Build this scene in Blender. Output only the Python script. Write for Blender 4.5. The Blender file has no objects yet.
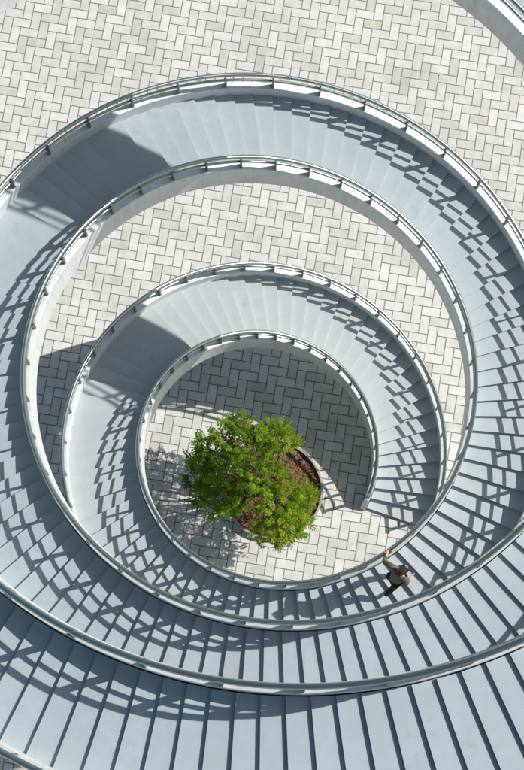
import bpy, bmesh, math, random
from mathutils import Vector, Matrix
from math import pi, sin, cos, radians, degrees

random.seed(7)
S = 1.25                      # fitted unit -> metres
sc = bpy.context.scene
C = sc.collection

# ------------------------------------------------------------------ spiral law (fitted units)
TH0 = -0.363183
W = 1.399436
SKEW = 0.040161
HR = 0.822
def r_base(ph): return 1.918892 + 0.202677*ph - 0.000605*ph*ph - 0.000008*ph**3
def r_in(ph): return r_base(ph) + .16*math.exp(-((ph - 4.5*pi + TH0)/1.5)**2)   # the upper turn swells a little
def zph(ph):
    ph = max(ph, 0.0)
    return 1.199314*ph - 0.00403136*ph*ph
G = 0.004
_tab = [0.0]
def _rate(ph): return (r_base(ph) + W/2)/(0.272635 + 0.00089533*ph)
for i in range(int(24/G)):
    _tab.append(_tab[-1] + (_rate(i*G) + _rate((i+1)*G))/2*G)
CORR = [(0,0),(58,0),(75,-.42),(83,-.52),(100,-.5),(150,-.78),(265,-.55),(900,-.55)]
def corr(n):
    for (a, u), (b, v) in zip(CORR, CORR[1:]):
        if n <= b: return u + (v-u)*(n-a)/(b-a)
    return CORR[-1][1]
_tabc = [n + corr(n) for n in _tab]
def phi_of(n):
    lo, hi = 0, len(_tabc)-1
    if n <= 0: return n/(_tabc[1]/G)
    while hi-lo > 1:
        m = (lo+hi)//2
        if _tabc[m] <= n: lo = m
        else: hi = m
    return (lo + (n-_tabc[lo])/(_tabc[hi]-_tabc[lo]))*G
PH_END = 5.87*pi - TH0
N_END = int(_tabc[int(PH_END/G)])
def pol(r, th, z): return Vector((r*cos(th), r*sin(th), z))*S

# ------------------------------------------------------------------ camera
F_PX, H_PX = 1926.069, 770.0
cam_loc = Vector((-0.213274, -6.049501, 40.091303))*S
fwd = Vector((-0.003341, 0.198264, -1)).normalized()
rgt = fwd.cross(Vector((0, 1, 0))).normalized()
upv = rgt.cross(fwd)
cd = bpy.data.cameras.new('camera')
cam = bpy.data.objects.new('camera', cd); C.objects.link(cam)
cam.matrix_world = Matrix(((rgt.x, upv.x, -fwd.x, cam_loc.x), (rgt.y, upv.y, -fwd.y, cam_loc.y),
                           (rgt.z, upv.z, -fwd.z, cam_loc.z), (0, 0, 0, 1)))
cd.sensor_fit = 'VERTICAL'; cd.sensor_height = 36; cd.sensor_width = 24.5
cd.lens = 36*F_PX/H_PX
cd.clip_start = 0.5; cd.clip_end = 3000
sc.camera = cam
def px(v):                    # world point -> pixel of the 524x770 picture (only used to rank what shows largest)
    d = v - cam_loc; z = d.dot(fwd)
    return 262 + F_PX*d.dot(rgt)/z, 385 - F_PX*d.dot(upv)/z

# ------------------------------------------------------------------ materials
def new_mat(name):
    m = bpy.data.materials.new(name); m.use_nodes = True
    nt = m.node_tree; nt.nodes.clear()
    out = nt.nodes.new('ShaderNodeOutputMaterial'); b = nt.nodes.new('ShaderNodeBsdfPrincipled')
    nt.links.new(b.outputs[0], out.inputs[0])
    return m, nt, b
class NB:
    def __init__(s, nt): s.nt = nt
    def n(s, t, **k):
        o = s.nt.nodes.new(t)
        for a, v in k.items(): setattr(o, a, v)
        return o
    def put(s, sock, v):
        if hasattr(v, 'is_output') or isinstance(v, bpy.types.NodeSocket): s.nt.links.new(v, sock)
        else: sock.default_value = v
    def m(s, op, a, b=None, c=None):
        o = s.n('ShaderNodeMath', operation=op); s.put(o.inputs[0], a)
        if b is not None: s.put(o.inputs[1], b)
        if c is not None: s.put(o.inputs[2], c)
        return o.outputs[0]
    def mix(s, f, a, b, mode='MIX'):
        o = s.n('ShaderNodeMix', data_type='RGBA', blend_type=mode)
        s.put(o.inputs[0], f); s.put(o.inputs[6], a); s.put(o.inputs[7], b)
        return o.outputs[2]
    def noise(s, vec, scale, detail=4, rough=.55):
        o = s.n('ShaderNodeTexNoise'); s.put(o.inputs['Vector'], vec)
        o.inputs['Scale'].default_value = scale; o.inputs['Detail'].default_value = detail
        o.inputs['Roughness'].default_value = rough
        return o.outputs[0]
    def ramp(s, f, stops):
        o = s.n('ShaderNodeValToRGB'); s.put(o.inputs[0], f)
        e = o.color_ramp.elements
        while len(e) < len(stops): e.new(.5)
        for x, (p, c) in zip(e, stops): x.position = p; x.color = (*c, 1) if len(c) == 3 else c
        return o.outputs[0]
    def mapr(s, v, a, b, c, d):
        o = s.n('ShaderNodeMapRange'); s.put(o.inputs[0], v)
        for i, x in enumerate((a, b, c, d)): o.inputs[i+1].default_value = x
        return o.outputs[0]

def metal_paint(name, col, rough=.45, metallic=0.0, var=.06, dirt=.12, dirtcol=(.2,.2,.19), scale=1.2, rnd=0.0, low=None, streak=0.0):
    m, nt, b = new_mat(name); k = NB(nt)
    tc = k.n('ShaderNodeTexCoord').outputs['Object']
    gp = k.n('ShaderNodeNewGeometry').outputs['Position']
    n1 = k.noise(gp, scale, 6, .62); n2 = k.noise(gp, scale*9, 3)
    dark = tuple(c*(1-var*2) for c in col); lite = tuple(min(1, c*(1+var)) for c in col)
    c = k.ramp(n1, [(.3, dark), (.7, lite)])
    if low:                     # lower flights paler: bounce light put into the colour by height
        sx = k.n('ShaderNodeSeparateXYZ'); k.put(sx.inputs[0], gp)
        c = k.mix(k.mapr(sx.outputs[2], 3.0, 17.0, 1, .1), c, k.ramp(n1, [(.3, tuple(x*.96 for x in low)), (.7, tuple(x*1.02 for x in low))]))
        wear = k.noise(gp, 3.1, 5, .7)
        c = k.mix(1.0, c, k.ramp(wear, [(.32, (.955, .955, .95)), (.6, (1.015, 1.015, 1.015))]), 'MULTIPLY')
    if streak:                  # rain streaks run down the vertical faces
        mp = k.n('ShaderNodeVectorMath', operation='MULTIPLY'); k.put(mp.inputs[0], gp); mp.inputs[1].default_value = (5, 5, .5)
        c = k.mix(k.mapr(k.noise(mp.outputs[0], 1.6, 5, .65), .5, .78, 0, streak), c, (.36, .37, .36, 1))
    f = k.m('MULTIPLY', k.mapr(n2, .5, .75, 0, 1), k.mapr(n1, .45, .65, 0, dirt))
    c = k.mix(f, c, (*dirtcol, 1))
    if rnd:
        oi = k.n('ShaderNodeObjectInfo').outputs['Random']
        c = k.mix(1.0, c, k.ramp(oi, [(0, (1-rnd,)*3), (1, (1,)*3)]), 'MULTIPLY')
    k.put(b.inputs['Base Color'], c)
    b.inputs['Roughness'].default_value = rough; b.inputs['Metallic'].default_value = metallic
    bp = k.n('ShaderNodeBump'); bp.inputs['Strength'].default_value = .05; bp.inputs['Distance'].default_value = .02
    k.put(bp.inputs['Height'], n2); k.put(b.inputs['Normal'], bp.outputs[0])
    return m
M_white = metal_paint('white_paint', (.66, .69, .70), .45, 0, .05, .35, (.28, .29, .29), .9, streak=.5)
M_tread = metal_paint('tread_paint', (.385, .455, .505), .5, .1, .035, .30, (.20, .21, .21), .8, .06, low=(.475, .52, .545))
M_rail = metal_paint('rail_metal', (.38, .44, .42), .27, .92, .05, .3, (.12, .13, .13), 1.5)
M_post = metal_paint('post_metal', (.17, .19, .20), .4, .5, .05, .2, (.03, .03, .03), 2)
M_under = metal_paint('soffit_paint', (.33, .36, .38), .6, 0, .05, .2, (.1, .1, .1), 1)
M_steel = metal_paint('planter_steel', (.40, .40, .38), .5, .3, .1, .5, (.07, .06, .05), 6)

# pavers: herringbone worked out from lattice arithmetic
BETA = -0.162574; BR = 0.2012*S
def paver_mat():
    m, nt, b = new_mat('herringbone_pavers'); k = NB(nt)
    pos = k.n('ShaderNodeNewGeometry').outputs['Position']
    sx = k.n('ShaderNodeSeparateXYZ'); k.put(sx.inputs[0], pos); X, Y = sx.outputs[0], sx.outputs[1]
    ox, oy = ANCH
    dx = k.m('SUBTRACT', X, ox); dy = k.m('SUBTRACT', Y, oy)
    # slight laying irregularity
    wob = k.n('ShaderNodeTexNoise'); k.put(wob.inputs['Vector'], pos); wob.inputs['Scale'].default_value = 1.3
    ws = k.n('ShaderNodeSeparateColor'); k.put(ws.inputs[0], wob.outputs['Color'])
    cb, sb = cos(BETA), sin(BETA)
    i = k.m('DIVIDE', k.m('ADD', k.m('MULTIPLY', dx, cb), k.m('MULTIPLY', dy, sb)), BR)
    j = k.m('DIVIDE', k.m('ADD', k.m('MULTIPLY', dx, sb), k.m('MULTIPLY', dy, -cb)), BR)
    i = k.m('ADD', i, k.m('MULTIPLY', k.m('SUBTRACT', ws.outputs[0], .5), .07))
    j = k.m('ADD', j, k.m('MULTIPLY', k.m('SUBTRACT', ws.outputs[1], .5), .07))
    fi, fj = k.m('FLOOR', i), k.m('FLOOR', j)
    u = k.m('FLOORED_MODULO', k.m('SUBTRACT', fi, fj), 4.0)
    isH = k.m('LESS_THAN', u, 1.5)
    e1 = k.m('COMPARE', u, 1.0, .1); e2 = k.m('COMPARE', u, 2.0, .1)
    bi = k.m('SUBTRACT', fi, e1); bj = k.m('SUBTRACT', fj, e2)
    lx = k.m('SUBTRACT', i, bi); ly = k.m('SUBTRACT', j, bj)
    wx = k.m('ADD', 1.0, isH); wy = k.m('SUBTRACT', 2.0, isH)
    d = k.m('MINIMUM', k.m('MINIMUM', lx, k.m('SUBTRACT', wx, lx)), k.m('MINIMUM', ly, k.m('SUBTRACT', wy, ly)))
    cv = k.n('ShaderNodeCombineXYZ'); k.put(cv.inputs[0], bi); k.put(cv.inputs[1], bj); k.put(cv.inputs[2], isH)
    wn = k.n('ShaderNodeTexWhiteNoise', noise_dimensions='3D'); k.put(wn.inputs['Vector'], cv.outputs[0])
    rv = wn.outputs['Value']
    wc = k.n('ShaderNodeSeparateColor'); k.put(wc.inputs[0], wn.outputs['Color'])
    base = k.ramp(rv, [(0, (.54, .52, .485)), (.1, (.585, .57, .54)), (.3, (.62, .61, .585)), (.75, (.655, .65, .63)), (1, (.70, .70, .685))])
    base = k.mix(k.mapr(wc.outputs[1], .85, 1, 0, .4), base, (.55, .51, .43, 1))
    # cloudy staining inside each stone, offset per stone
    off = k.n('ShaderNodeVectorMath', operation='ADD'); k.put(off.inputs[0], pos); k.put(off.inputs[1], wn.outputs['Color'])
    st = k.noise(off.outputs[0], 4.0, 6, .65); st2 = k.noise(pos, .45, 5, .6); gr = k.noise(pos, 60, 3, .7)
    base = k.mix(1.0, base, k.ramp(st, [(.28, (.82, .815, .80)), (.64, (1.03, 1.035, 1.025))]), 'MULTIPLY')
    base = k.mix(1.0, base, k.ramp(st2, [(.3, (.89, .885, .87)), (.65, (1.03, 1.035, 1.03))]), 'MULTIPLY')
    base = k.mix(1.0, base, k.ramp(gr, [(.3, (.94, .94, .94)), (.7, (1.04, 1.04, 1.04))]), 'MULTIPLY')
    blot = k.m('MULTIPLY', k.mapr(k.noise(pos, 1.9, 2, .5), .68, .76, 0, 1), k.mapr(k.noise(pos, 9, 4, .6), .45, .65, 0, .4))
    base = k.mix(blot, base, (.30, .26, .20, 1))
    jn = k.noise(pos, 14, 3, .6)
    jd = k.m('SUBTRACT', d, k.m('MULTIPLY', jn, .035))
    joint = k.mapr(jd, .018, .05, 1, 0)
    jc = k.mix(k.noise(pos, 3, 3), (.13, .125, .115, 1), (.23, .22, .20, 1))
    col = k.mix(joint, base, jc)
    k.put(b.inputs['Base Color'], col); b.inputs['Roughness'].default_value = .8
    h = k.m('ADD', k.mapr(d, .01, .07, 0, 1), k.m('MULTIPLY', gr, .12))
    bp = k.n('ShaderNodeBump'); bp.inputs['Strength'].default_value = .5; bp.inputs['Distance'].default_value = .006
    k.put(bp.inputs['Height'], h); k.put(b.inputs['Normal'], bp.outputs[0])
    return m

# ------------------------------------------------------------------ mesh helpers
def mesh_obj(name, verts, faces, mats, parent=None, smooth=False, fmat=None):
    me = bpy.data.meshes.new(name)
    me.from_pydata([tuple(v) for v in verts], [], faces)
    for m in (mats if isinstance(mats, (list, tuple)) else [mats]): me.materials.append(m)
    if fmat: me.polygons.foreach_set('material_index', fmat)
    if smooth: me.polygons.foreach_set('use_smooth', [True]*len(me.polygons))
    me.update()
    o = bpy.data.objects.new(name, me); C.objects.link(o)
    if parent: o.parent = parent
    return o
def tag(o, label=None, cat=None, group=None, kind=None):
    for k, v in (('label', label), ('category', cat), ('group', group), ('kind', kind)):
        if v: o[k] = v
    return o
def sweep(rings, caps=True):
    v, f = [], []; n = len(rings[0])
    for r in rings: v += r
    for a in range(len(rings)-1):
        for b in range(n):
            c = (b+1) % n
            f.append((a*n+b, a*n+c, (a+1)*n+c, (a+1)*n+b))
    if caps:
        f.append(tuple(range(n))[::-1]); f.append(tuple(range((len(rings)-1)*n, len(rings)*n)))
    return v, f

# ------------------------------------------------------------------ ground
e1v = Vector((cos(BETA), sin(BETA)))
def unproj(x, y, z=0.0):
    d = fwd*1.0 + rgt*((x-262)/F_PX) - upv*((y-385)/F_PX)
    return cam_loc + d*((z-cam_loc.z)/d.z)
_a = unproj(320.65, 526.3)
ANCH = (_a.x, _a.y)
M_pave = paver_mat()
gs = 1500
ground = mesh_obj('ground', [(-gs,-gs,0),(gs,-gs,0),(gs,gs,0),(-gs,gs,0)], [(0,1,2,3)], M_pave)
tag(ground, kind='structure')

# ------------------------------------------------------------------ the staircase
stair = bpy.data.objects.new('spiral_staircase', None); C.objects.link(stair)
tag(stair, 'white and pale grey steel spiral staircase winding up in widening turns over the paved plaza', 'staircase')

STR_T, STR_UP, STR_DN = .056, .335, .44      # stringer half thickness, above and below the tread line
def edge_pt(ph, side, ext):
    r = r_in(ph); th = ph + TH0
    mx, my = (r+W/2)*cos(th), (r+W/2)*sin(th)
    L = (W/2 - STR_T - .014)*side if side < 0 else W/2 - STR_T + .012
    return Vector((mx + L*cos(th+SKEW), my + L*sin(th+SKEW), 0))
def tread_geo(n):
    p0, p1 = phi_of(n), phi_of(n+1)
    z = zph(phi_of(n+.7)); zb = zph(phi_of(n-.3)) - .01 if n > 0 else 0.0
    a0, a1, b0, b1 = edge_pt(p0,-1,0), edge_pt(p0,1,0), edge_pt(p1,-1,0), edge_pt(p1,1,0)
    ext = .018/ (a1-b1).length
    nos0, nos1 = a0 + (a0-b0)*.04, a1 + (a1-b1)*ext        # nosing a touch in front of the riser
    t = .022
    def P(v, zz): return Vector((v.x, v.y, zz))*S
    v = [P(nos0,z),P(nos1,z),P(b1,z),P(b0,z), P(nos0,z-t),P(nos1,z-t),P(b1,z-t),P(b0,z-t)]
    f = [(0,1,2,3),(7,6,5,4),(0,4,5,1),(1,5,6,2),(2,6,7,3),(3,7,4,0)]
    # riser plate
    ri0, ri1 = a0 + (b0-a0)*.05, a1 + (b1-a1)*.03
    k = len(v)
    v += [P(a0,z-t-.001),P(a1,z-t-.001),P(ri1,z-t-.001),P(ri0,z-t-.001),P(a0,zb),P(a1,zb),P(ri1,zb),P(ri0,zb)]
    f += [tuple(i+k for i in q) for q in f[:6]]
    # make it wind outward (x,y order is ccw seen from above for 0,1,2,3)
    return v, f
def visible_area(pts):
    q = [px(p) for p in pts]
    if all(x < 0 or x > 524 or y < 0 or y > 770 for x, y in q): return 0
    q = [(min(max(x,0),524), min(max(y,0),770)) for x, y in q]
    return abs(sum(q[i][0]*q[(i+1)%len(q)][1]-q[(i+1)%len(q)][0]*q[i][1] for i in range(len(q))))/2
geos = [tread_geo(n) for n in range(N_END)]
rank = sorted(range(N_END), key=lambda n: -visible_area(geos[n][0][:4]))
big = set(rank[:100])
rv, rf = [], []
for n, (v, f) in enumerate(geos):
    if n in big:
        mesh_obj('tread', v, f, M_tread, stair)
    else:
        k = len(rv); rv += v; rf += [tuple(i+k for i in q) for q in f]
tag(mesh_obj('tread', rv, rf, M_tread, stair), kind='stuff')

def arc(ph0, ph1, step=radians(1.6)):
    n = max(2, int((ph1-ph0)/step)); return [ph0 + (ph1-ph0)*i/n for i in range(n+1)]
def stringer(outer, name):
    rings = []
    for ph in arc(-.045, PH_END):
        r = r_in(ph) + (W if outer else 0); th = ph + TH0 + (SKEW*(1 if outer else -1)*.0)
        z = zph(ph); c = .008
        zt = z + STR_UP*min(1, .25 + max(0, ph+.045)/.09); zb = max(0.004, z - STR_DN)
        a, b = r-STR_T, r+STR_T
        rings.append([pol(a, th, zb), pol(b, th, zb), pol(b, th, zt-c), pol(b-c, th, zt), pol(a+c, th, zt), pol(a, th, zt-c)])
    v, f = sweep(rings)
    return mesh_obj(name, v, [tuple(reversed(q)) for q in f], M_white, stair)
tag(stringer(False, 'stringer'), 'inner curved white stringer'); tag(stringer(True, 'stringer'), 'outer curved white stringer')
rings = []
for ph in arc(.15, PH_END):
    r, th = r_in(ph), ph + TH0; z = max(zph(ph) - .30, .02)
    rings.append([pol(r+STR_T-.01, th, z), pol(r+W-STR_T+.01, th, z), pol(r+W-STR_T+.01, th, z+.03), pol(r+STR_T-.01, th, z+.03)])
v, f = sweep(rings); mesh_obj('soffit', v, [tuple(reversed(q)) for q in f], M_under, stair)

RAIL_R, MID_R = .034, .024
def tube(outer, h, rad, ph0, ph1, name, mat, parent, k=10):
    rings = []
    for ph in arc(ph0, ph1):
        r = r_in(ph) + (W if outer else 0); th = ph + TH0; z = zph(ph) + h
        rings.append([pol(r + rad*cos(2*pi*i/k), th, z + rad*sin(2*pi*i/k)) for i in range(k)])
    v, f = sweep(rings)
    return mesh_obj(name, v, f, mat, parent, smooth=True)
POST0 = radians(1.5 - 18) - TH0
posts = []
for outer in (False, True):
    hr = tube(outer, HR - .004, RAIL_R, POST0-.02, PH_END, 'handrail', M_rail, stair, 12)
    tag(hr, ('outer' if outer else 'inner') + ' tubular handrail')
    tube(outer, (HR+STR_UP)/2+.0, MID_R, POST0-.005, PH_END, 'mid_rail', M_rail, hr)
    ph = POST0
    while ph < PH_END:
        r = r_in(ph) + (W if outer else 0); th = ph + TH0; z = zph(ph)
        dt, dr = .014, .040
        ct = Vector((-sin(th), cos(th), 0)); cr = Vector((cos(th), sin(th), 0))
        v, f = [], []
        def blk(z0, z1, a, b, slope):
            k = len(v)
            for zz in (z0, z1):
                for sa, sb in ((-1,-1),(1,-1),(1,1),(-1,1)):
                    v.append((cr*(r+sa*b) + ct*(sb*a) + Vector((0,0,zz+slope*sb*a)))*S)
            f.extend(tuple(i+k for i in q) for q in ((3,2,1,0),(4,5,6,7),(0,1,5,4),(1,2,6,5),(2,3,7,6),(3,0,4,7)))
        sl = 1.19/(r)
        blk(z+STR_UP+.002, z+HR-RAIL_R*.6, dt, dr, sl)
        posts.append((outer, hr, v, f))
        ph += radians(9)
rank = sorted(range(len(posts)), key=lambda i: -visible_area([posts[i][2][1], posts[i][2][2], posts[i][2][6], posts[i][2][5]]) - (1 if 0 < px(posts[i][2][0])[0] < 524 and 0 < px(posts[i][2][0])[1] < 770 else 0))
big = set(rank[:100]); rv, rf = [], []
for i, (outer, hr, v, f) in enumerate(posts):
    if i in big: mesh_obj('post', v, f, M_post, hr)
    else:
        k = len(rv); rv += v; rf += [tuple(a+k for a in q) for q in f]
tag(mesh_obj('post', rv, rf, M_post, stair), kind='stuff')

# ------------------------------------------------------------------ planter
pc = unproj(273, 491, 0.0)
planter = bpy.data.objects.new('tree_planter', None); C.objects.link(planter); planter.location = (pc.x, pc.y, 0)
tag(planter, 'low round steel planter ring full of reddish bark mulch on the pavers', 'planter')
PR = 1.045*S; n = 72; v, f = [], []
prof = [(0, .004), (0, .20), (.008, .208), (-.045, .208), (-.052, .20), (-.052, .004)]
prof = [(0, .004), (0, .21), (-.006, .216), (-.05, .216), (-.056, .21), (-.056, .004)]
for i in range(n):
    a = 2*pi*i/n
    v += [((PR+d)*cos(a), (PR+d)*sin(a), z) for d, z in prof]
k = len(prof)
for i in range(n):
    for j in range(k):
        f.append((i*k+j, ((i+1)%n)*k+j, ((i+1)%n)*k+(j+1)%k, i*k+(j+1)%k))
mesh_obj('rim', v, f, M_steel, planter)
def mulch_mat():
    m, nt, b = new_mat('bark_mulch'); k_ = NB(nt)
    pos = k_.n('ShaderNodeNewGeometry').outputs['Position']
    vo = k_.n('ShaderNodeTexVoronoi'); k_.put(vo.inputs['Vector'], pos); vo.inputs['Scale'].default_value = 22
    c = k_.ramp(vo.outputs['Color'], [(.1, (.10, .045, .026)), (.5, (.225, .108, .06)), (.9, (.33, .18, .105))])
    c = k_.mix(1.0, c, k_.ramp(k_.noise(pos, 5, 5, .7), [(.3, (.45,.42,.4)), (.65, (1.1,1.1,1.1))]), 'MULTIPLY')
    k_.put(b.inputs['Base Color'], c); b.inputs['Roughness'].default_value = .95
    bp = k_.n('ShaderNodeBump'); bp.inputs['Strength'].default_value = 1; bp.inputs['Distance'].default_value = .03
    k_.put(bp.inputs['Height'], vo.outputs['Distance']); k_.put(b.inputs['Normal'], bp.outputs[0])
    return m
M_mulch = mulch_mat()
rr = random.Random(3); v, f = [(0, 0, .17)], []; R_, T_ = 14, 60
for i in range(1, R_+1):
    for j in range(T_):
        a = 2*pi*j/T_; r = (PR-.05)*i/R_
        v.append((r*cos(a), r*sin(a), .10 + .07*(1-(i/R_)**2) + rr.uniform(-.018, .018)))
for j in range(T_): f.append((0, 1+j, 1+(j+1)%T_))
for i in range(R_-1):
    for j in range(T_):
        f.append((1+i*T_+j, 1+(i+1)*T_+j, 1+(i+1)*T_+(j+1)%T_, 1+i*T_+(j+1)%T_))
mu = mesh_obj('mulch', v, f, M_mulch, planter)
# loose chips of bark lie in the mulch mesh
me = mu.data; bmx = bmesh.new(); bmx.from_mesh(me)
for _ in range(900):
    a = rr.uniform(0, 2*pi); r = (PR-.09)*math.sqrt(rr.random()); z = .115 + .07*(1-(r/PR)**2)
    L, w = rr.uniform(.03, .08), rr.uniform(.012, .03); b = rr.uniform(0, pi); t = rr.uniform(-.4, .4)
    u = Vector((cos(b), sin(b), t)).normalized(); s = Vector((-sin(b), cos(b), rr.uniform(-.5, .5)))
    p = Vector((r*cos(a), r*sin(a), z + .012))
    bmx.faces.new([bmx.verts.new(p + u*L*x + s*w*y) for x, y in ((-.5,-.5),(.5,-.5),(.5,.5),(-.5,.5))])
bmx.to_mesh(me); bmx.free()

# ------------------------------------------------------------------ tree
def leaf_mat():
    m, nt, b = new_mat('leaf'); k_ = NB(nt)
    at = k_.n('ShaderNodeAttribute', attribute_name='tint').outputs['Fac']
    pos = k_.n('ShaderNodeNewGeometry').outputs['Position']
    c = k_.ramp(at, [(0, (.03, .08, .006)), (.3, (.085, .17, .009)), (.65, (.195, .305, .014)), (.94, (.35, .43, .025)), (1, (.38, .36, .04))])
    c = k_.mix(1.0, c, k_.ramp(k_.noise(pos, 3, 3), [(.3, (.75,.8,.75)), (.7, (1.1,1.1,1.0))]), 'MULTIPLY')
    k_.put(b.inputs['Base Color'], c); b.inputs['Roughness'].default_value = .7; b.inputs['Specular IOR Level'].default_value = .2
    tr = k_.n('ShaderNodeBsdfTranslucent'); k_.put(tr.inputs['Color'], k_.mix(1.0, c, (1.25, 1.35, .5, 1), 'MULTIPLY'))
    ms = k_.n('ShaderNodeMixShader'); ms.inputs[0].default_value = .38
    nt.links.new(b.outputs[0], ms.inputs[1]); nt.links.new(tr.outputs[0], ms.inputs[2])
    out = [x for x in nt.nodes if x.type == 'OUTPUT_MATERIAL'][0]; nt.links.new(ms.outputs[0], out.inputs[0])
    return m
M_leaf = leaf_mat(); M_bark = metal_paint('bark', (.20, .15, .11), .9, 0, .25, .5, (.06, .05, .04), 14)
tree = bpy.data.objects.new('small_tree', None); C.objects.link(tree); tree.location = (pc.x-.03, pc.y-.02, .14)
tag(tree, 'small bright green feathery leaved tree growing in the round planter', 'tree')
rt = random.Random(11)
tv, tf = [], []
def limb(pts, radii, k=7):
    rings = []
    for i, (p, r) in enumerate(zip(pts, radii)):
        d = (pts[min(i+1, len(pts)-1)] - pts[max(i-1, 0)]).normalized()
        s = d.cross(Vector((.3, 1, .1))).normalized(); t = d.cross(s)
        rings.append([p + (s*cos(2*pi*j/k) + t*sin(2*pi*j/k))*r for j in range(k)])
    v, f = sweep(rings); o = len(tv); tv.extend(v); tf.extend(tuple(i+o for i in q) for q in f)
# crown lobes in metres around the trunk: (x, y, z, radius)
LOBES = [(-1.55,.25,2.0,.55),(-1.45,.75,1.9,.45),(-1.65,-.3,1.7,.40),(-1.05,.1,2.4,.6),(-.95,.95,2.3,.5),(-.9,1.32,2.1,.33),
         (-.45,.75,2.6,.55),(0,1.05,2.4,.42),(.25,.95,2.1,.36),(-.4,.1,2.7,.42),(-1.2,-.45,1.8,.40),(-.7,-.3,2.2,.44),(.0,-.05,2.5,.42),
         (.48,-.45,2.2,.40),(.72,-.5,1.9,.36),(.55,-.95,1.8,.40),(.2,-.7,2.3,.5),(.3,-1.2,1.8,.42),(-.1,-1.2,1.7,.36),(-.2,-.95,2.0,.30),(1.0,-.3,1.6,.16)]
LOBES = [(x, y, z, r*.92) for x, y, z, r in LOBES]
for x, y in ((-2.05,0),(-2.0,.5),(-1.85,.95),(-1.4,1.3),(-.95,1.6),(-.55,1.3),(-.2,1.25),(.2,1.42),(.42,1.02),(1.0,-.4),(.9,-1.2),
             (.65,-1.5),(.2,-1.6),(-.35,-1.5),(-1.25,-.72),(-1.6,-.75),(-1.95,-.4)):
    q = Vector((x, y)); q = q*(1 - .16/q.length)
    LOBES.append((q.x, q.y, rt.uniform(1.6, 2.1), rt.uniform(.20, .30)))
fork = Vector((-.02, .02, .75))
limb([Vector((0,0,-.1)), Vector((.02,.0,.3)), fork], [.075,.062,.052])
lv, lf, lt = [], [], []
def leaf(p, d, nrm, L, w, t):
    s = d.cross(nrm).normalized()*w; o = len(lv)
    lv.extend([p, p + d*L*.45 + s*.5 - nrm*L*.05, p + d*L - nrm*L*.18, p + d*L*.45 - s*.5 - nrm*L*.05])
    lf.append((o, o+1, o+2, o+3)); lt.append(t)
for (x, y, z, R) in LOBES:
    c = Vector((x, y, z)); mid = fork.lerp(c, .5) + Vector((rt.uniform(-.1,.1), rt.uniform(-.1,.1), .12))
    limb([fork + Vector((0,0,-.05)), mid, c], [.036, .026, .014], 5)
    lob_t = rt.uniform(-.10, .12)
    for _ in range(int(85*(R/.55)**2)):
        while True:
            q = Vector((rt.uniform(-1,1), rt.uniform(-1,1), rt.uniform(-1,1)))
            if .25 < q.length < 1: break
        q = Vector((q.x, q.y, q.z*.62))
        p = c + q*R
        if rt.random() < .25: limb([c + q*R*.25, p], [.007, .003], 3)
        out = (q + Vector((rt.uniform(-.5,.5), rt.uniform(-.5,.5), rt.uniform(-.1,.45)))).normalized()
        side = out.cross(Vector((0,0,1))); side = side.normalized() if side.length > .05 else Vector((1,0,0))
        nn = side.cross(out).normalized()
        if nn.z < 0: nn = -nn
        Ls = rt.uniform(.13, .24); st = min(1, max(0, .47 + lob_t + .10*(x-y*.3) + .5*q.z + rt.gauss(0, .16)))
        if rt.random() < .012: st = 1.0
        nl = rt.randint(5, 8)
        for i in range(nl):                    # a pinnate spray
            a = p + out*Ls*i/nl
            for sg in (-1, 1):
                d = (out*.55 + side*sg + Vector((rt.uniform(-.25,.25), rt.uniform(-.25,.25), rt.uniform(-.25,.15)))).normalized()
                n2 = (nn + Vector((rt.uniform(-.5,.5), rt.uniform(-.5,.5), rt.uniform(-.2,.3)))).normalized()
                leaf(a, d, n2, rt.uniform(.065, .12)*(1-.35*i/nl), rt.uniform(.026, .044), min(1, max(0, st + rt.gauss(0, .07))))
        leaf(p + out*Ls, out, nn, .08, .03, st)
mesh_obj('trunk', tv, tf, M_bark, tree, smooth=True)
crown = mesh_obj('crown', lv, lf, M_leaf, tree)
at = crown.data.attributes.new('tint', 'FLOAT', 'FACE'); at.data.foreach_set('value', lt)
# ground-cover plants are not shown; only the tree stands in the bark

# ------------------------------------------------------------------ person
def flat_mat(name, col, rough=.8, var=.12, sc_=30):
    m, nt, b = new_mat(name); k_ = NB(nt)
    pos = k_.n('ShaderNodeTexCoord').outputs['Object']
    c = k_.ramp(k_.noise(pos, sc_, 4, .6), [(.3, tuple(x*(1-var) for x in col)), (.7, tuple(min(1, x*(1+var)) for x in col))])
    k_.put(b.inputs['Base Color'], c); b.inputs['Roughness'].default_value = rough
    return m
M_skin = flat_mat('skin', (.55, .31, .21), .5, .06); M_shirt = flat_mat('olive_cloth', (.125, .12, .085), .9, .3)
M_trs = flat_mat('black_cloth', (.018, .017, .016), .9, .2); M_hair = flat_mat('dark_hair', (.018, .010, .007), .85, .4, 90)
M_shoe = flat_mat('shoe', (.03, .028, .026), .5); M_eye = flat_mat('eye_white', (.7, .7, .68), .3, .02); M_lip = flat_mat('lip', (.38, .14, .11), .5, .05)
def skin_obj(name, nodes, edges, mat, parent, root=0, sub=2):
    me = bpy.data.meshes.new(name); me.from_pydata([n[0] for n in nodes], edges, [])
    o = bpy.data.objects.new(name, me); C.objects.link(o); o.parent = parent
    md = o.modifiers.new('skin', 'SKIN'); md.use_smooth_shade = True
    for i, (sv, nd) in enumerate(zip(me.skin_vertices[0].data, nodes)):
        r = nd[1]; sv.radius = r if isinstance(r, tuple) else (r, r); sv.use_root = (i == root)
    sb = o.modifiers.new('sub', 'SUBSURF'); sb.levels = sub; sb.render_levels = sub
    me.materials.append(mat)
    dg = bpy.context.evaluated_depsgraph_get()
    me2 = bpy.data.meshes.new_from_object(o.evaluated_get(dg))
    o.modifiers.clear(); o.data = me2; me2.name = name
    if not me2.materials: me2.materials.append(mat)
    return o
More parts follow.
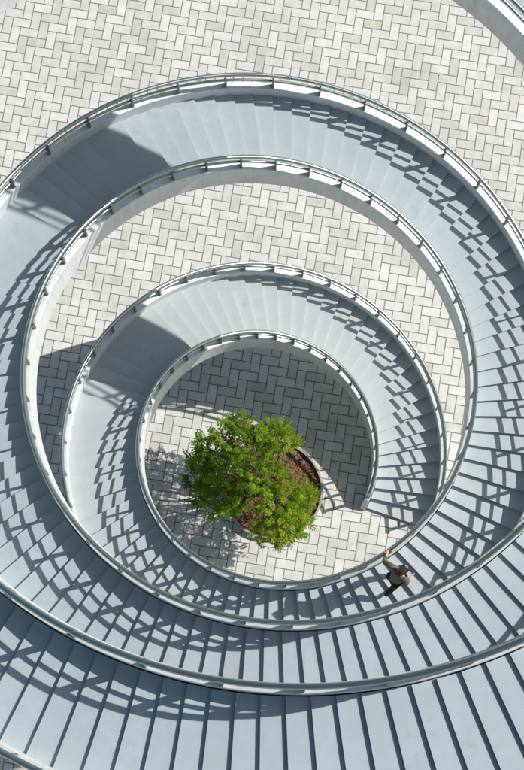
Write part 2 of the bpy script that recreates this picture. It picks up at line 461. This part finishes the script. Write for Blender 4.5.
def build_person(loc, rot, rail_hand):
    P = bpy.data.objects.new('person', None); C.objects.link(P)
    P.location = loc; P.rotation_euler = (0, 0, rot)
    tag(P, 'person in olive top and black trousers climbing with one hand on the rail', 'person')
    V = Vector
    # local frame: +y forward (uphill), +x right, z up from the tread under the front foot
    hip = V((0,-.04,.93)); chest = V((0,.04,1.25)); neck = V((0,.08,1.43)); head = V((0,.145,1.555))
    shL, shR = V((-.185,.03,1.39)), V((.185,.07,1.38))
    elL = shL.lerp(rail_hand, .5) + V((-.06,-.11,-.08)); haL = rail_hand + V((.055,-.05,.04))
    elR = V((.25,-.01,1.12)); haR = V((.20,.19,1.03))
    hpL, hpR = V((-.09,-.03,.90)), V((.09,-.06,.89))
    knL, anL, toL = V((-.10,.24,.56)), V((-.10,.10,.10)), V((-.11,.28,.055))
    knR, anR, toR = V((.10,-.10,.46)), V((.10,-.34,.10)), V((.11,-.19,.01))
    nodes, edges = [], []
    def add(p, r, par=None):
        nodes.append((p, r)); i = len(nodes)-1
        if par is not None: edges.append((par, i))
        return i
    b_hip = add(hip, (.125,.105)); b_ab = add(hip.lerp(chest,.5), (.115,.09), b_hip); b_ch = add(chest, (.14,.10), b_ab)
    b_nk = add(neck, .056, b_ch); b_hd0 = add(neck.lerp(head,.55), (.062,.068), b_nk)
    b_hd1 = add(head, (.076,.092), b_hd0); b_hd2 = add(head+V((0,-.005,.085)), (.066,.078), b_hd1)
    def hand(par, w, dirv, palm_n, thumb_side, curl):
        d = dirv.normalized(); n_ = (palm_n - d*palm_n.dot(d)).normalized(); s_ = d.cross(n_)*thumb_side
        pm = add(w + d*.05, (.036,.018), par)
        for q, L in ((-.027,.062),(-.009,.074),(.009,.078),(.027,.07)):
            a = add(w + d*.085 + s_*q, .0092, pm)
            c1 = add(nodes[a][0] + (d*cos(curl)+n_*sin(curl))*L*.55, .0085, a)
            add(nodes[c1][0] + (d*cos(curl*2)+n_*sin(curl*2))*L*.45, .0072, c1)
        t0 = add(w + d*.03 + s_*.038, .011, pm)
        add(nodes[t0][0] + (d*.7+s_*.6+n_*.4).normalized()*.05, .009, t0)
    aL = add(shL, .058, b_ch); eL = add(elL, .041, aL); wL = add(haL, .029, eL)
    hand(wL, haL, V((-.55,.75,-.1)), V((-.3,-.2,-1)), 1, .75)
    aR = add(shR, .058, b_ch); eR = add(elR, .041, aR); wR = add(haR, .029, eR)
    hand(wR, haR, V((.1,.9,-.25)), V((-1,.1,-.2)), -1, .4)
    for hp, kn, an, to in ((hpL,knL,anL,toL),(hpR,knR,anR,toR)):
        h_ = add(hp, .088, b_hip); k_ = add(kn, .056, h_); m_ = add(kn.lerp(an,.4), .05, k_); a_ = add(an, .034, m_); add(to, (.038,.026), a_)
    body = skin_obj('body', nodes, edges, M_skin, P, 0, 2)
    # face: nose, ears, eyes and mouth drawn into the body mesh
    bmx = bmesh.new(); bmx.from_mesh(body.data)
    def blob(c, r3, mi):
        g = bmesh.ops.create_uvsphere(bmx, u_segments=10, v_segments=8, radius=1)
        for vv in g['verts']: vv.co = V((vv.co.x*r3[0], vv.co.y*r3[1], vv.co.z*r3[2])) + c
        fs = {ff for vv in g['verts'] for ff in vv.link_faces}
        for ff in fs: ff.material_index = mi; ff.smooth = True
    hc = head + V((0,.0,.03))
    blob(hc+V((0,.095,-.015)), (.013,.022,.026), 0)
    for sx in (-1, 1):
        blob(hc+V((sx*.078,-.005,-.015)), (.012,.022,.032), 0)
        blob(hc+V((sx*.031,.082,.008)), (.014,.01,.008), 1)
    blob(hc+V((0,.083,-.06)), (.025,.012,.008), 2)
    body.data.materials.append(M_eye); body.data.materials.append(M_lip)
    bmx.to_mesh(body.data); bmx.free()
    # clothes grown from the same skeleton, a little fuller
    nodes, edges = [], []
    h_ = add(hip+V((0,0,-.10)), (.165,.14)); h_ = add(hip+V((0,0,.02)), (.162,.134), h_); a_ = add(hip.lerp(chest,.5), (.152,.122), h_); c_ = add(chest, (.172,.130), a_)
    t_ = add(V((0,.06,1.385)), (.10,.085), c_); add(V((0,.075,1.43)), (.07,.07), t_)
    for sh, el, ha in ((shL,elL,haL),(shR,elR,haR)):
        s0 = add(sh, .078, c_); s1 = add(el, .058, s0); add(el.lerp(ha,.86), .045, s1)
    skin_obj('jacket', nodes, edges, M_shirt, P, 0, 2)
    nodes, edges = [], []
    h0 = add(hip, (.14,.118)); 
    for hp, kn, an in ((hpL,knL,anL),(hpR,knR,anR)):
        q0 = add(hp, .106, h0); q1 = add(kn, .076, q0); q2 = add(kn.lerp(an,.5), .066, q1); add(an, .056, q2)
    skin_obj('trousers', nodes, edges, M_trs, P, 0, 2)
    for an, to in ((anL,toL),(anR,toR)):
        nodes, edges = [], []
        d = (to-an); d.z = 0; d.normalize()
        s0 = add(an + V((0,0,-.03)) - d*.03, (.05,.045)); s1 = add(an.lerp(to,.6)+V((0,0,.005)), (.048,.036), s0); add(to + d*.05, (.042,.028), s1)
        skin_obj('shoe', nodes, edges, M_shoe, P, 0, 2)
    nodes, edges = [], []
    k0 = add(head+V((0,-.045,.015)), (.09,.075)); k1 = add(head+V((0,-.02,.08)), (.096,.105), k0); k2 = add(head+V((0,.03,.115)), (.084,.095), k1); add(head+V((0,-.085,-.06)), (.072,.045), k0)
    skin_obj('hair', nodes, edges, M_hair, P, 0, 2)
    return P
def th_phi(thd): return radians(thd) + 2*pi - TH0
ph_h = th_phi(-54.15); hand_w = pol(r_in(ph_h), ph_h+TH0, zph(ph_h)+HR+.035)
# the front foot's tread
ph_f = th_phi(-54.6); n_f = 0
while phi_of(n_f+1) < ph_f: n_f += 1
z_f = zph(phi_of(n_f+.7))*S
fx, fy = 3.50*cos(radians(-55.9)), 3.50*sin(radians(-55.9))
p_loc = Vector((fx*S, fy*S, z_f)); p_rot = radians(-55.9)+ radians(8)
hl = Matrix.Rotation(-p_rot, 4, 'Z') @ (hand_w - p_loc)
build_person(p_loc, p_rot, hl)

# ------------------------------------------------------------------ light
AZ, EL = radians(15.5), radians(43.5)
w = bpy.data.worlds.new('World'); sc.world = w; w.use_nodes = True
nt = w.node_tree; bg = nt.nodes['Background']
sky = nt.nodes.new('ShaderNodeTexSky'); sky.sky_type = 'NISHITA'; sky.sun_disc = False
sky.sun_elevation = EL; sky.sun_rotation = pi/2 - AZ; sky.altitude = 100; sky.air_density = 1.0; sky.dust_density = 2.5; sky.ozone_density = 1.0
hz = nt.nodes.new('ShaderNodeMix'); hz.data_type = 'RGBA'; hz.blend_type = 'MULTIPLY'; hz.inputs[0].default_value = 1; hz.inputs[7].default_value = (.95, 1.04, 1.0, 1)
nt.links.new(sky.outputs[0], hz.inputs[6]); nt.links.new(hz.outputs[2], bg.inputs[0]); bg.inputs[1].default_value = .078
sd = bpy.data.lights.new('sun', 'SUN'); sd.energy = 4.9; sd.angle = radians(.53); sd.color = (1, .965, .90)
so = bpy.data.objects.new('sun', sd); C.objects.link(so); so.location = (20, 10, 40)
L = Vector((cos(AZ)*cos(EL), sin(AZ)*cos(EL), sin(EL)))
so.rotation_euler = L.to_track_quat('Z', 'Y').to_euler()
sc.view_settings.view_transform = 'Standard'; sc.view_settings.look = 'None'
sc.view_settings.exposure = 0; sc.view_settings.gamma = 1
